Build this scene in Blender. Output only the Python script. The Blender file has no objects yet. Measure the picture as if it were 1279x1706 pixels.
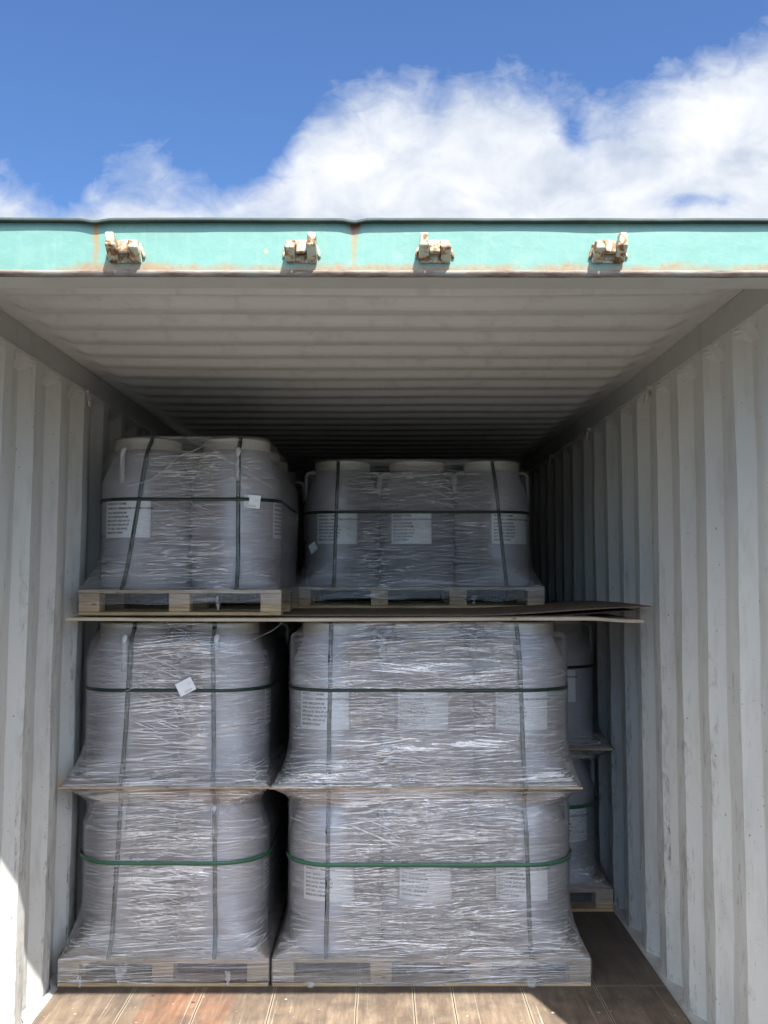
import bpy, bmesh, math, random
from mathutils import Vector, noise
random.seed(7)
PI = math.pi; R = math.radians
S = bpy.context.scene
C = S.collection

# ------------------------------------------------------------------ camera, world, sun, exposure
cam_d = bpy.data.cameras.new("camera"); cam = bpy.data.objects.new("camera", cam_d); C.objects.link(cam)
cam_d.sensor_fit = 'VERTICAL'; cam_d.sensor_height = 36; cam_d.lens = 1590 / 1706 * 36
cam_d.clip_start = 0.05; cam_d.clip_end = 3000
CAM = Vector((0.07, -2.235, 1.56))
cam.location = CAM; cam.rotation_euler = (R(90 + 3.74), 0, R(-0.16))
S.camera = cam

L = Vector((-0.38, 1.0, -1.58)).normalized()          # direction the sunlight travels
SUN_EL = math.asin(-L.z); SUN_AZ = math.atan2(-L.x, -L.y)   # azimuth from +Y towards +X
sun_d = bpy.data.lights.new("sun", 'SUN'); sun = bpy.data.objects.new("sun", sun_d); C.objects.link(sun)
sun_d.energy = 4.2; sun_d.angle = R(0.53); sun_d.color = (1.0, 0.96, 0.90)
sun.rotation_euler = L.to_track_quat('-Z', 'Y').to_euler()

S.view_settings.view_transform = 'Standard'; S.view_settings.look = 'None'
S.view_settings.exposure = 1.80; S.view_settings.gamma = 1
S.render.engine = 'CYCLES'
cy = S.cycles
cy.max_bounces = 14; cy.diffuse_bounces = 3; cy.glossy_bounces = 4; cy.transmission_bounces = 6
cy.transparent_max_bounces = 24; cy.caustics_reflective = False; cy.caustics_refractive = False
cy.sample_clamp_indirect = 6; cy.use_denoising = True
try: cy.denoiser = 'OPENIMAGEDENOISE'
except Exception: pass

class NT:
    """tiny node-tree helper"""
    def __init__(s, tree): s.t = tree; s.n = tree.nodes; s.l = tree.links
    def add(s, typ, ins=None, **props):
        n = s.n.new(typ)
        for k, v in props.items(): setattr(n, k, v)
        if ins:
            for k, v in ins.items(): s.set(n, k, v)
        return n
    def set(s, n, k, v):
        sock = n.inputs[k]
        if isinstance(v, bpy.types.NodeSocket): s.l.new(v, sock)
        elif isinstance(v, bpy.types.Node): s.l.new(v.outputs[0], sock)
        else:
            if hasattr(sock.default_value, '__len__') and not hasattr(v, '__len__'): v = [v] * len(sock.default_value)
            if hasattr(v, '__len__') and len(v) == 3 and len(sock.default_value) == 4: v = (*v, 1)
            sock.default_value = v
    def m(s, op, a, b=0.0, c=None, clamp=False):
        n = s.n.new('ShaderNodeMath'); n.operation = op; n.use_clamp = clamp
        s.set(n, 0, a); s.set(n, 1, b)
        if c is not None: s.set(n, 2, c)
        return n.outputs[0]
    def ramp(s, fac, stops, interp='LINEAR'):
        n = s.n.new('ShaderNodeValToRGB'); s.set(n, 0, fac); cr = n.color_ramp; cr.interpolation = interp
        while len(cr.elements) < len(stops): cr.elements.new(0.5)
        for e, (p, c) in zip(cr.elements, stops):
            e.position = p; e.color = (c, c, c, 1) if not hasattr(c, '__len__') else (*c, 1)
        return n.outputs[0]
    def noise(s, vec, scale, detail=4, rough=0.55, dist=0.0, ntype=None):
        n = s.n.new('ShaderNodeTexNoise')
        s.set(n, 'Vector', vec); s.set(n, 'Scale', scale); s.set(n, 'Detail', detail); s.set(n, 'Roughness', rough); s.set(n, 'Distortion', dist)
        return n.outputs[0]
    def mapv(s, vec, sc=(1, 1, 1), loc=(0, 0, 0), rot=(0, 0, 0)):
        n = s.n.new('ShaderNodeMapping'); s.set(n, 0, vec); n.inputs['Location'].default_value = loc
        n.inputs['Scale'].default_value = sc; n.inputs['Rotation'].default_value = rot
        return n.outputs[0]
    def mix(s, fac, a, b, blend='MIX'):
        n = s.n.new('ShaderNodeMix'); n.data_type = 'RGBA'; n.blend_type = blend
        s.set(n, 0, fac); s.set(n, 6, a); s.set(n, 7, b)
        return n.outputs[2]
    def sep(s, v):
        n = s.n.new('ShaderNodeSeparateXYZ'); s.set(n, 0, v); return n.outputs
    def comb(s, x=0.0, y=0.0, z=0.0):
        n = s.n.new('ShaderNodeCombineXYZ'); s.set(n, 0, x); s.set(n, 1, y); s.set(n, 2, z); return n.outputs[0]
    def curve(s, fac, pts):
        n = s.n.new('ShaderNodeFloatCurve'); s.set(n, 1, fac); c = n.mapping.curves[0]
        while len(c.points) < len(pts): c.points.new(0.5, 0.5)
        for p, q in zip(c.points, pts): p.location = q; p.handle_type = 'AUTO'
        n.mapping.update(); return n.outputs[0]

w = bpy.data.worlds.new("World"); S.world = w; w.use_nodes = True
t = NT(w.node_tree); t.n.clear()
sky = t.add('ShaderNodeTexSky', sky_type='NISHITA', sun_disc=False, sun_elevation=SUN_EL, sun_rotation=SUN_AZ,
            air_density=1.0, dust_density=0.6, ozone_density=2.0)
gen = t.add('ShaderNodeTexCoord').outputs['Generated']
dx, dy, dz = t.sep(gen)
ay = t.m('MAXIMUM', t.m('ABSOLUTE', dy), 0.12)
u = t.m('DIVIDE', dx, ay); v = t.m('DIVIDE', dz, ay)
def pu(px): return (px - 635) / 1590
def pv(py): return math.tan(math.atan((853 - py) / 1590) + R(3.74))
# outline of the cloud tops against azimuth, 0..1 over u = -0.45..0.45
def cu(px): return (pu(px) + 0.45) / 0.9
def cv(py): return pv(py) / 0.8
top = [(0, cv(235)), (cu(0), cv(240)), (cu(80), cv(284)), (cu(170), cv(252)), (cu(255), cv(242)), (cu(330), cv(312)), (cu(400), cv(285)), (cu(470), cv(245)),
       (cu(510), cv(178)), (cu(590), cv(120)), (cu(680), cv(118)), (cu(760), cv(100)), (cu(860), cv(98)), (cu(920), cv(118)),
       (cu(1000), cv(150)), (cu(1060), cv(142)), (cu(1130), cv(105)), (cu(1200), cv(72)), (cu(1279), cv(48)), (1, cv(30))]
un = t.m('DIVIDE', t.m('ADD', u, 0.45), 0.9, clamp=True)
vb = t.m('MULTIPLY', t.curve(un, top), 0.8)
P = t.comb(u, v, 0.0)
n1 = t.noise(P, 9.0, 12, 0.56, 0.5)
n2 = t.noise(t.mapv(P, (1, 1.6, 1), (3, 1, 0), (0, 0, R(-35))), 26.0, 9, 0.6, 0.7)
d = t.m('MULTIPLY', t.m('SUBTRACT', vb, v), 10.5)
d = t.m('ADD', d, t.m('MULTIPLY', t.m('SUBTRACT', n1, 0.5), 1.45))
d = t.m('ADD', d, t.m('MULTIPLY', t.m('SUBTRACT', n2, 0.5), 0.65))
def hole(px, py, sx, sy, amt, rot=0.0):
    global d
    mp = t.mapv(P, (1, 1, 1), (-pu(px), -pv(py), 0))
    mp = t.mapv(mp, (1590 / sx, 1590 / sy, 1), (0, 0, 0), (0, 0, rot))
    ln = t.n.new('ShaderNodeVectorMath'); ln.operation = 'LENGTH'; t.set(ln, 0, mp)
    g = t.m('POWER', 2.718, t.m('MULTIPLY', t.m('MULTIPLY', ln.outputs['Value'], ln.outputs['Value']), -1))
    d = t.m('SUBTRACT', d, t.m('MULTIPLY', g, amt))
hole(960, 215, 30, 50, 0.55); hole(1200, 335, 120, 28, 1.4); hole(30, 320, 120, 60, 0.30); hole(230, 330, 70, 30, 0.25); hole(120, 285, 40, 20, 0.3)
cover = t.ramp(d, [(0.0, 0.0), (0.25, 0.30), (0.62, 0.85), (0.95, 1.0)])
# unseen clouds added behind the camera, kept high to light the container
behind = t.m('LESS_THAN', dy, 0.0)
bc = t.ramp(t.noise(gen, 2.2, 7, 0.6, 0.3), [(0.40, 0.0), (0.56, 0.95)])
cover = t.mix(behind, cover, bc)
up = t.mix(behind, t.ramp(dz, [(0.0, 0.0), (0.03, 1.0)]), t.ramp(dz, [(0.16, 0.0), (0.42, 1.0)]))
cover = t.m('MULTIPLY', cover, up)
sh = t.ramp(t.noise(t.mapv(P, (1, 1.3, 1), (0.7, 0.3, 0)), 11.0, 7, 0.55, 0.4), [(0.34, (5.9, 6.6, 7.8)), (0.50, (8.0, 8.4, 9.1)), (0.64, (9.6, 9.8, 10.2))])
skc = t.mix(1.0, sky.outputs[0], (0.75, 0.98, 1.25), 'MULTIPLY')
sh = t.mix(behind, t.mix(1.0, sh, (0.41, 0.41, 0.41), 'MULTIPLY'), (14.5, 14.4, 14.4))   # unseen clouds behind the camera boosted to brighten the interior
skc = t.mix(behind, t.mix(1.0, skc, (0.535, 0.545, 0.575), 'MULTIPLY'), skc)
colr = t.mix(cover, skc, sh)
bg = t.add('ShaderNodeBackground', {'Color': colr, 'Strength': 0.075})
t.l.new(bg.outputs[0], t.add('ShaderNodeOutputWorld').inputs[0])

# ------------------------------------------------------------------ materials
def mat(name):
    m = bpy.data.materials.new(name); m.use_nodes = True
    t = NT(m.node_tree); t.n.clear()
    out = t.add('ShaderNodeOutputMaterial'); b = t.add('ShaderNodeBsdfPrincipled'); t.l.new(b.outputs[0], out.inputs[0])
    t.b = b; t.out = out; t.obj = t.add('ShaderNodeTexCoord').outputs['Object']
    return m, t
def bump(t, h, strength=0.3, dist=0.002):
    n = t.add('ShaderNodeBump', {'Height': h, 'Strength': strength, 'Distance': dist}); return n.outputs[0]
def simple(name, col, rough=0.5, var=0.12, scale=20, spec=0.4, bstr=0.1):
    m, t = mat(name)
    n = t.noise(t.obj, scale, 5)
    c = t.mix(n, [x * (1 - var) for x in col], [min(1, x * (1 + var)) for x in col])
    t.set(t.b, 'Base Color', c); t.set(t.b, 'Roughness', rough); t.set(t.b, 'Specular IOR Level', spec)
    t.set(t.b, 'Normal', bump(t, n, bstr, 0.003))
    return m

def wall_paint(name, base, wear=True):
    m, t = mat(name)
    x, y, z = t.sep(t.obj)
    big = t.noise(t.mapv(t.obj, (1, 1, 0.35)), 2.6, 5, 0.6)
    c = t.mix(big, [a * 0.90 for a in base], [a * 1.05 for a in base])
    dirt = t.ramp(t.noise(t.mapv(t.obj, (1, 1, 0.25)), 14, 8, 0.65), [(0.52, 0.0), (0.72, 0.35)])
    c = t.mix(dirt, c, (0.30, 0.29, 0.26))
    if wear:
        # scuffs: short scratches, denser low down where pallets rub
        low = t.ramp(t.m('MULTIPLY', z, 0.4), [(0.0, 1.0), (0.25, 0.55), (0.55, 0.3), (0.8, 0.05)])
        s1 = t.noise(t.mapv(t.obj, (4, 4, 30), (0, 0, 0), (R(38), 0, 0)), 6, 6, 0.7, 0.2)
        s2 = t.noise(t.obj, 5.5, 4, 0.6)
        sc = t.m('MULTIPLY', t.ramp(s1, [(0.60, 0.0), (0.66, 1.0)]), t.ramp(s2, [(0.52, 0.0), (0.62, 1.0)]))
        sc = t.m('MULTIPLY', sc, low)
        c = t.mix(t.m('MULTIPLY', sc, 0.75), c, (0.16, 0.145, 0.12))
        s3 = t.noise(t.mapv(t.obj, (6, 6, 60), (2, 1, 0), (R(-30), 0, 0)), 5, 4, 0.6, 0.1)
        c = t.mix(t.m('MULTIPLY', t.ramp(s3, [(0.68, 0.0), (0.72, 0.6)]), low), c, (0.7, 0.71, 0.68))
        ridge = t.m('LESS_THAN', t.m('ABSOLUTE', x), 1.186)
        rz = t.m('ADD', t.m('MULTIPLY', t.noise(t.mapv(t.obj, (10, 26, 10), (3, 0, 0)), 1.0, 8, 0.75, 0.8), 0.75), t.m('MULTIPLY', t.noise(t.mapv(t.obj, (1, 1, 0.6)), 2.3, 2, 0.5), 0.28))
        rw_ = t.m('MULTIPLY', t.m('MULTIPLY', ridge, t.ramp(rz, [(0.50, 0.0), (0.60, 1.0)])), t.ramp(t.m('MULTIPLY', z, 0.4), [(0.0, 1.0), (0.35, 0.65), (0.62, 0.35), (0.7, 0.0)]))
        c = t.mix(t.m('MULTIPLY', rw_, 0.55), c, (0.27, 0.255, 0.22))
        rz2 = t.noise(t.mapv(t.obj, (10, 40, 9), (9, 0, 0)), 1.6, 7, 0.75, 0.5)
        c = t.mix(t.m('MULTIPLY', t.m('MULTIPLY', rw_, t.ramp(rz2, [(0.52, 0.0), (0.57, 1.0)])), 0.8), c, (0.09, 0.075, 0.06))
        gr = t.noise(t.mapv(t.obj, (1, 1, 0.5), (0, 5, 0)), 3.2, 8, 0.68, 0.5)
        c = t.mix(t.m('MULTIPLY', t.ramp(gr, [(0.53, 0.0), (0.70, 0.5)]), t.ramp(t.m('MULTIPLY', z, 0.4), [(0.0, 1.0), (0.5, 0.35), (0.9, 0.1)])), c, (0.34, 0.33, 0.30))
        sp = t.noise(t.obj, 60, 2, 0.5)
        c = t.mix(t.ramp(sp, [(0.72, 0.0), (0.75, 0.7)]), c, (0.07, 0.06, 0.05))
    t.set(t.b, 'Base Color', c); t.set(t.b, 'Roughness', t.ramp(big, [(0, 0.5), (1, 0.38)])); t.set(t.b, 'Specular IOR Level', 0.35)
    t.set(t.b, 'Normal', bump(t, t.noise(t.obj, 9, 6, 0.6), 0.25, 0.012))
    return m
M_wall = wall_paint('wall_paint', (0.60, 0.605, 0.575))
M_roof = wall_paint('roof_paint', (0.60, 0.605, 0.58), False)
M_rail = wall_paint('rail_paint', (0.46, 0.465, 0.44), False)

def teal():
    m, t = mat('teal_paint')
    n = t.noise(t.mapv(t.obj, (1, 1, 2)), 5, 6, 0.6)
    c = t.mix(n, (0.088, 0.212, 0.185), (0.115, 0.240, 0.212))
    x, y, z = t.sep(t.obj)
    ch = t.noise(t.obj, 22, 8, 0.7, 0.6)
    c = t.mix(t.ramp(ch, [(0.50, 0.0), (0.68, 0.40)]), c, (0.17, 0.28, 0.24))
    ch2 = t.noise(t.mapv(t.obj, (1, 1, 1), (2, 7, 3)), 9, 8, 0.7, 0.4)
    c = t.mix(t.ramp(ch2, [(0.55, 0.0), (0.72, 0.45)]), c, (0.085, 0.19, 0.155))
    st = t.noise(t.mapv(t.obj, (55, 1, 2.5)), 1.0, 4, 0.6)              # faint runs
    c = t.mix(t.ramp(st, [(0.55, 0.0), (0.8, 0.35)]), c, (0.21, 0.31, 0.22))
    def run(x0, wd, top, length, amt):                                  # rust run below a seam of the roof
        global _
        dxx = t.m('ABSOLUTE', t.m('SUBTRACT', t.m('ADD', x, t.m('MULTIPLY', t.m('SUBTRACT', t.noise(t.obj, 40, 3), 0.5), 0.012)), x0))
        a = t.m('SUBTRACT', 1.0, t.m('DIVIDE', dxx, wd), clamp=True)
        b = t.m('SUBTRACT', 1.0, t.m('DIVIDE', t.m('SUBTRACT', top, z), length), clamp=True)
        return t.m('MULTIPLY', t.m('MULTIPLY', t.m('MULTIPLY', a, b), t.ramp(t.noise(t.mapv(t.obj, (60, 1, 9)), 1.5, 5), [(0.3, 0.35), (0.6, 1.0)])), amt)
    r1 = run(-0.612, 0.012, 2.40, 0.20, 1.3); r2 = run(0.006, 0.011, 2.40, 0.17, 1.3); r3 = run(0.004, 0.020, 2.40, 0.035, 2.5)
    c = t.mix(t.m('MINIMUM', t.m('ADD', r1, r2), 1.0), c, (0.26, 0.14, 0.04))
    c = t.mix(t.m('MINIMUM', r3, 1.0), c, (0.13, 0.04, 0.015))
    # rust bloom along the bottom edge, patchy along the header
    low = t.ramp(t.m('ADD', t.m('MULTIPLY', t.m('SUBTRACT', z, 2.287), 20), t.m('MULTIPLY', t.m('SUBTRACT', t.noise(t.mapv(t.obj, (1, 1, 0.5)), 17, 7, 0.7), 0.5), 1.3)), [(0.0, 1.0), (0.35, 0.0)])
    pt = t.ramp(t.noise(t.mapv(t.obj, (1, 1, 0.0), (4.3, 0, 0)), 3.0, 3, 0.5), [(0.36, 0.0), (0.50, 1.0)])
    c = t.mix(t.m('MULTIPLY', low, pt), c, t.mix(t.noise(t.obj, 90, 4), (0.15, 0.085, 0.045), (0.25, 0.20, 0.11)))
    sp = t.add('ShaderNodeTexVoronoi', {'Vector': t.obj, 'Scale': 8.0}).outputs[0]
    c = t.mix(t.ramp(sp, [(0.035, 0.8), (0.07, 0.0)]), c, (0.40, 0.36, 0.16))
    t.set(t.b, 'Base Color', c); t.set(t.b, 'Roughness', 0.5)
    t.set(t.b, 'Normal', bump(t, t.noise(t.obj, 14, 6), 0.3, 0.006))
    return m
M_teal = teal()
def cast():
    m, t = mat('painted_casting')
    n = t.noise(t.obj, 45, 6, 0.65, 0.5)
    c = t.ramp(n, [(0.36, (0.10, 0.04, 0.02)), (0.45, (0.26, 0.15, 0.07)), (0.51, (0.40, 0.39, 0.29)), (0.8, (0.36, 0.46, 0.39))])
    t.set(t.b, 'Base Color', c); t.set(t.b, 'Roughness', 0.65); t.set(t.b, 'Normal', bump(t, n, 0.5, 0.004))
    return m
M_cast = cast()
M_lip = simple('lip_paint', (0.014, 0.030, 0.026), 0.65, 0.7, 40)
def rustlip():
    m, t = mat('header_edge_paint')
    n = t.noise(t.mapv(t.obj, (0.7, 1, 4)), 14, 8, 0.7)
    c = t.ramp(n, [(0.33, (0.045, 0.022, 0.015)), (0.45, (0.13, 0.095, 0.075)), (0.56, (0.18, 0.165, 0.145)), (0.75, (0.12, 0.21, 0.19))])
    t.set(t.b, 'Base Color', c); t.set(t.b, 'Roughness', 0.7); t.set(t.b, 'Normal', bump(t, n, 0.5, 0.003))
    return m
M_rust = rustlip()

def floor_mat():
    m, t = mat('plywood_floor')
    x, y, z = t.sep(t.obj)
    # panels of plywood laid across, each panel and veneer strip with its own tone
    br = t.add('ShaderNodeTexBrick', {'Vector': t.mapv(t.obj, (1, 1, 1), (0.13, 0.3, 0), (0, 0, R(90))), 'Scale': 1.0, 'Mortar Size': 0.0013, 'Mortar Smooth': 0.2,
                                      'Brick Width': 2.42, 'Row Height': 0.39, 'Bias': 0.0, 'Color1': (0, 0, 0), 'Color2': (1, 1, 1), 'Mortar': (0.5, 0.5, 0.5)}, offset=0.5)
    tone = t.m('MULTIPLY', br.outputs[0], 1.0)
    g1 = t.noise(t.mapv(t.obj, (16, 3.0, 1), (0, 0, 0), (0, 0, R(-14))), 1.0, 10, 0.65, 0.6)
    g2 = t.noise(t.mapv(t.obj, (90, 5, 1), (0, 0, 0), (0, 0, R(-9))), 1.0, 6, 0.7, 0.2)
    base = t.ramp(g1, [(0.22, (0.085, 0.062, 0.045)), (0.42, (0.15, 0.11, 0.08)), (0.58, (0.23, 0.175, 0.125)), (0.78, (0.32, 0.26, 0.19))])
    warm = t.ramp(g1, [(0.25, (0.10, 0.042, 0.022)), (0.5, (0.24, 0.105, 0.058)), (0.75, (0.34, 0.19, 0.12))])
    # the reddish board
    bd = t.m('MULTIPLY', t.m('GREATER_THAN', x, -0.80), t.m('LESS_THAN', x, -0.47))
    bd = t.m('MULTIPLY', bd, t.ramp(t.noise(t.mapv(t.obj, (3, 1, 1)), 2.2, 5), [(0.35, 0.25), (0.6, 0.9)]))
    c = t.mix(bd, base, warm)
    c = t.mix(t.m('MULTIPLY', tone, 0.22), c, (0.16, 0.13, 0.10))
    c = t.mix(t.ramp(g2, [(0.42, 0.38), (0.6, 0.0)]), c, (0.10, 0.07, 0.05))
    # scratches dragged along the length
    sc = t.noise(t.mapv(t.obj, (120, 0.9, 1), (0, 0, 0), (0, 0, R(5))), 1.0, 3, 0.5)
    c = t.mix(t.ramp(sc, [(0.67, 0.0), (0.70, 0.6)]), c, (0.50, 0.44, 0.35))
    sc2 = t.noise(t.mapv(t.obj, (75, 1.7, 1), (5, 0, 0), (0, 0, R(-13))), 1.0, 3, 0.5)
    c = t.mix(t.ramp(sc2, [(0.69, 0.0), (0.72, 0.5)]), c, (0.48, 0.42, 0.33))
    st = t.noise(t.obj, 7, 6, 0.65)
    c = t.mix(t.ramp(st, [(0.46, 0.0), (0.66, 0.6)]), c, (0.065, 0.055, 0.048))
    sp = t.noise(t.obj, 30, 3, 0.55)
    c = t.mix(t.ramp(sp, [(0.70, 0.0), (0.73, 0.7)]), c, (0.66, 0.60, 0.50))
    # boards behind the sunlit strip darkened, shade put into the colour
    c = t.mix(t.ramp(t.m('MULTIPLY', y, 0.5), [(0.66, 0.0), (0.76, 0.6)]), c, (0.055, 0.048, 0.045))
    xw = t.m('ADD', x, t.m('MULTIPLY', t.m('SUBTRACT', t.noise(t.mapv(t.obj, (1, 3, 1)), 4.0, 3), 0.5), 0.006))
    dm = None
    for sx in (-0.86, -0.595, -0.33, -0.02, 0.19, 0.335, 0.60, 0.88):
        e = t.m('ABSOLUTE', t.m('SUBTRACT', xw, sx)); dm = e if dm is None else t.m('MINIMUM', dm, e)
    dm = t.m('MINIMUM', dm, t.m('ABSOLUTE', t.m('SUBTRACT', y, 1.50)))
    c = t.mix(t.ramp(t.m('MULTIPLY', dm, 50), [(0.08, 0.0), (0.12, 0.45), (0.40, 0.0)]), c, (0.50, 0.44, 0.34))
    c = t.mix(t.ramp(t.m('MULTIPLY', dm, 50), [(0.06, 0.9), (0.12, 0.0)]), c, (0.03, 0.024, 0.018))
    pk = t.add('ShaderNodeTexVoronoi', {'Vector': t.obj, 'Scale': 5.5}).outputs[0]
    c = t.mix(t.ramp(pk, [(0.035, 0.85), (0.05, 0.0)]), c, (0.04, 0.033, 0.03))
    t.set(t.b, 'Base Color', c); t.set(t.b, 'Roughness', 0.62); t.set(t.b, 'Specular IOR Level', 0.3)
    h = t.m('SUBTRACT', t.m('ADD', g2, g1), t.m('MULTIPLY', br.outputs['Fac'], 2.0))
    t.set(t.b, 'Normal', bump(t, h, 0.5, 0.003))
    return m
M_floor = floor_mat()

def wood(name, a, b, axis=(3, 3, 60), layers=True):
    m, t = mat(name)
    g = t.noise(t.mapv(t.obj, axis), 1.6, 8, 0.68, 0.5)
    k = t.noise(t.obj, 5, 3)
    c = t.mix(t.ramp(g, [(0.32, 0.0), (0.68, 1.0)]), a, b)
    c = t.mix(t.ramp(k, [(0.3, 0.35), (0.7, 0.0)]), c, [q * 0.45 for q in a])
    kn = t.add('ShaderNodeTexVoronoi', {'Vector': t.mapv(t.obj, (1, 1, 2.5)), 'Scale': 9.0}).outputs[0]
    c = t.mix(t.ramp(kn, [(0.06, 0.8), (0.12, 0.0)]), c, (0.10, 0.055, 0.03))
    t.set(t.b, 'Base Color', c); t.set(t.b, 'Roughness', 0.75); t.set(t.b, 'Normal', bump(t, g, 0.6, 0.003))
    return m
M_wood = wood('pallet_wood', (0.32, 0.20, 0.10), (0.74, 0.55, 0.32))
M_woodb = wood('pallet_block_wood', (0.30, 0.19, 0.10), (0.72, 0.54, 0.33), (4, 4, 95))
M_ply = wood('plywood_sheet', (0.46, 0.36, 0.24), (0.72, 0.62, 0.46), (3, 3, 90))
M_board = wood('grey_hardboard', (0.32, 0.22, 0.13), (0.62, 0.47, 0.31), (8, 8, 30))
M_cardb = wood('corrugated_cardboard', (0.13, 0.09, 0.06), (0.24, 0.17, 0.11), (30, 3, 8))

def plastic():
    m, t = mat('drum_plastic')
    n = t.noise(t.mapv(t.obj, (1, 1, 0.4)), 6, 4)
    c = t.mix(n, (0.42, 0.40, 0.435), (0.50, 0.48, 0.51))
    t.set(t.b, 'Base Color', c); t.set(t.b, 'Roughness', 0.33); t.set(t.b, 'Specular IOR Level', 0.5)
    t.set(t.b, 'Subsurface Weight', 0.0)
    t.set(t.b, 'Normal', bump(t, t.noise(t.obj, 7, 3), 0.15, 0.006))
    return m
M_drum = plastic()
M_lid = simple('lid_plastic', (0.74, 0.71, 0.62), 0.42, 0.05, 12)
M_handle = simple('handle_plastic', (0.62, 0.61, 0.62), 0.38, 0.04, 12)
M_paper = simple('label_paper', (0.88, 0.88, 0.89), 0.6, 0.04, 9)
M_ink = simple('label_ink', (0.03, 0.03, 0.035), 0.6, 0.1, 9)
M_ink2 = simple('grey_ink', (0.33, 0.33, 0.34), 0.6, 0.1, 9)
def strapm(name='green_strap', k=1.0):
    m, t = mat(name)
    n = t.noise(t.mapv(t.obj, (3, 3, 3)), 9, 4)
    c = t.mix(n, (0.030 * k, 0.105 * k, 0.055 * k), (0.045 * k, 0.15 * k, 0.080 * k))
    v = t.add('ShaderNodeTexChecker', {'Vector': t.obj, 'Scale': 420.0}).outputs[1]
    t.set(t.b, 'Base Color', c); t.set(t.b, 'Roughness', 0.38); t.set(t.b, 'Normal', bump(t, v, 0.12, 0.0006))
    return m
M_strap = strapm(); M_strapd = strapm('dark_green_strap', 0.20)

def film(name, dens=1.0, seed=0.0):
    m = bpy.data.materials.new(name); m.use_nodes = True
    t = NT(m.node_tree); t.n.clear(); out = t.add('ShaderNodeOutputMaterial')
    uv = t.add('ShaderNodeUVMap').outputs[0]
    ux, vy, _z = t.sep(uv)
    # the wrap runs round the load: fine pulled lines, changing slant from band to band
    sl = t.m('MULTIPLY', t.m('SUBTRACT', t.noise(t.mapv(uv, (0.45, 2.6, 1), (seed, seed * 1.7, 0)), 1.5, 2, 0.5), 0.5), 0.16)
    wav = t.m('MULTIPLY', t.m('SUBTRACT', t.noise(t.mapv(uv, (1, 1.4, 1), (seed * 2, 0, 0)), 4.0, 2, 0.5), 0.5), 0.016)
    vv = t.m('ADD', vy, t.m('ADD', sl, wav))
    q = t.comb(ux, vv, seed)
    a = t.noise(t.mapv(q, (4.2, 170, 1)), 1.0, 4, 0.62, 0.05)
    b = t.noise(t.mapv(q, (11.0, 330, 1), (7, 3, 0)), 1.0, 3, 0.65, 0.05)
    # a second set of lines laid at another slant
    q2 = t.comb(ux, t.m('ADD', vy, t.m('MULTIPLY', ux, -0.13)), seed + 2)
    c2 = t.noise(t.mapv(q2, (3.4, 230, 1)), 1.0, 3, 0.6, 0.05)
    q3 = t.comb(ux, t.m('ADD', vy, t.m('MULTIPLY', ux, 0.42)), seed + 5)
    dg = t.m('MULTIPLY', t.ramp(t.noise(t.mapv(q3, (3.0, 130, 1)), 1.0, 3, 0.6, 0.15), [(0.57, 0.0), (0.63, 0.9)]), t.ramp(t.noise(t.mapv(uv, (1.1, 1.6, 1), (seed * 5, 1, 0)), 1.6, 2, 0.5), [(0.50, 0.0), (0.60, 1.0)]))
    crk = t.noise(t.mapv(q, (26, 40, 1)), 1.0, 5, 0.65, 1.4)            # crumples
    zone = t.noise(t.mapv(uv, (1.6, 2.2, 1), (seed * 3, 5, 0)), 1.3, 3, 0.5)
    att = t.add('ShaderNodeAttribute', attribute_name='span').outputs['Fac']   # 1 where many layers bridge the gaps, 0 where they lie on a drum
    h = t.m('ADD', t.m('ADD', t.m('ADD', a, t.m('MULTIPLY', dg, 0.25)), t.m('MULTIPLY', b, 0.30)), t.m('ADD', t.m('MULTIPLY', c2, 0.5), t.m('MULTIPLY', crk, t.ramp(zone, [(0.35, 0.1), (0.7, 0.75)]))))
    h = t.m('MULTIPLY', h, t.m('ADD', t.m('MULTIPLY', att, 0.75), 0.25))
    nb = t.add('ShaderNodeBump', {'Height': h, 'Strength': 1.0, 'Distance': 0.010}).outputs[0]
    la = t.ramp(a, [(0.545, 0.0), (0.60, 1.0)]); lb = t.ramp(b, [(0.56, 0.0), (0.64, 0.8)]); lc = t.ramp(c2, [(0.575, 0.0), (0.625, 1.0)])
    lines = t.m('MAXIMUM', t.m('MAXIMUM', la, dg), t.m('MAXIMUM', lc, t.m('MULTIPLY', lb, t.ramp(zone, [(0.4, 0.2), (0.6, 1.0)]))))
    op = t.m('ADD', t.m('MULTIPLY', att, 0.09 * dens), 0.04 * dens)
    op = t.m('ADD', op, t.m('MULTIPLY', lines, t.m('ADD', t.m('MULTIPLY', att, 0.85 * dens), 0.12 * dens)), clamp=True)
    # glints painted in as sparse flecks of white opacity, plus some gloss
    gz = t.m('MULTIPLY', t.ramp(t.noise(t.mapv(q, (22, 260, 1), (1, 9, 0)), 1.0, 3, 0.6, 0.5), [(0.57, 0.0), (0.61, 1.0)]), t.ramp(t.noise(t.mapv(uv, (2.2, 3.5, 1), (seed, 2, 0)), 1.4, 3, 0.5), [(0.46, 0.0), (0.60, 1.0)]))
    gz = t.m('MULTIPLY', gz, t.m('ADD', att, 0.15), clamp=True)
    op = t.m('MINIMUM', t.m('ADD', op, gz), 0.95)
    dif = t.add('ShaderNodeBsdfDiffuse', {'Color': (0.95, 0.945, 0.95), 'Normal': nb})
    trl = t.add('ShaderNodeBsdfTranslucent', {'Color': (0.80, 0.80, 0.82)})
    milk = t.add('ShaderNodeMixShader', {0: 0.15, 1: dif, 2: trl})
    tr = t.add('ShaderNodeBsdfTransparent', {'Color': t.mix(att, (0.985, 0.98, 0.975), (0.70, 0.685, 0.68))})
    body = t.add('ShaderNodeMixShader', {0: op, 1: tr, 2: milk})
    gl = t.add('ShaderNodeBsdfGlossy', {'Color': (0.97, 0.97, 1.0), 'Roughness': 0.13, 'Normal': nb})
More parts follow.
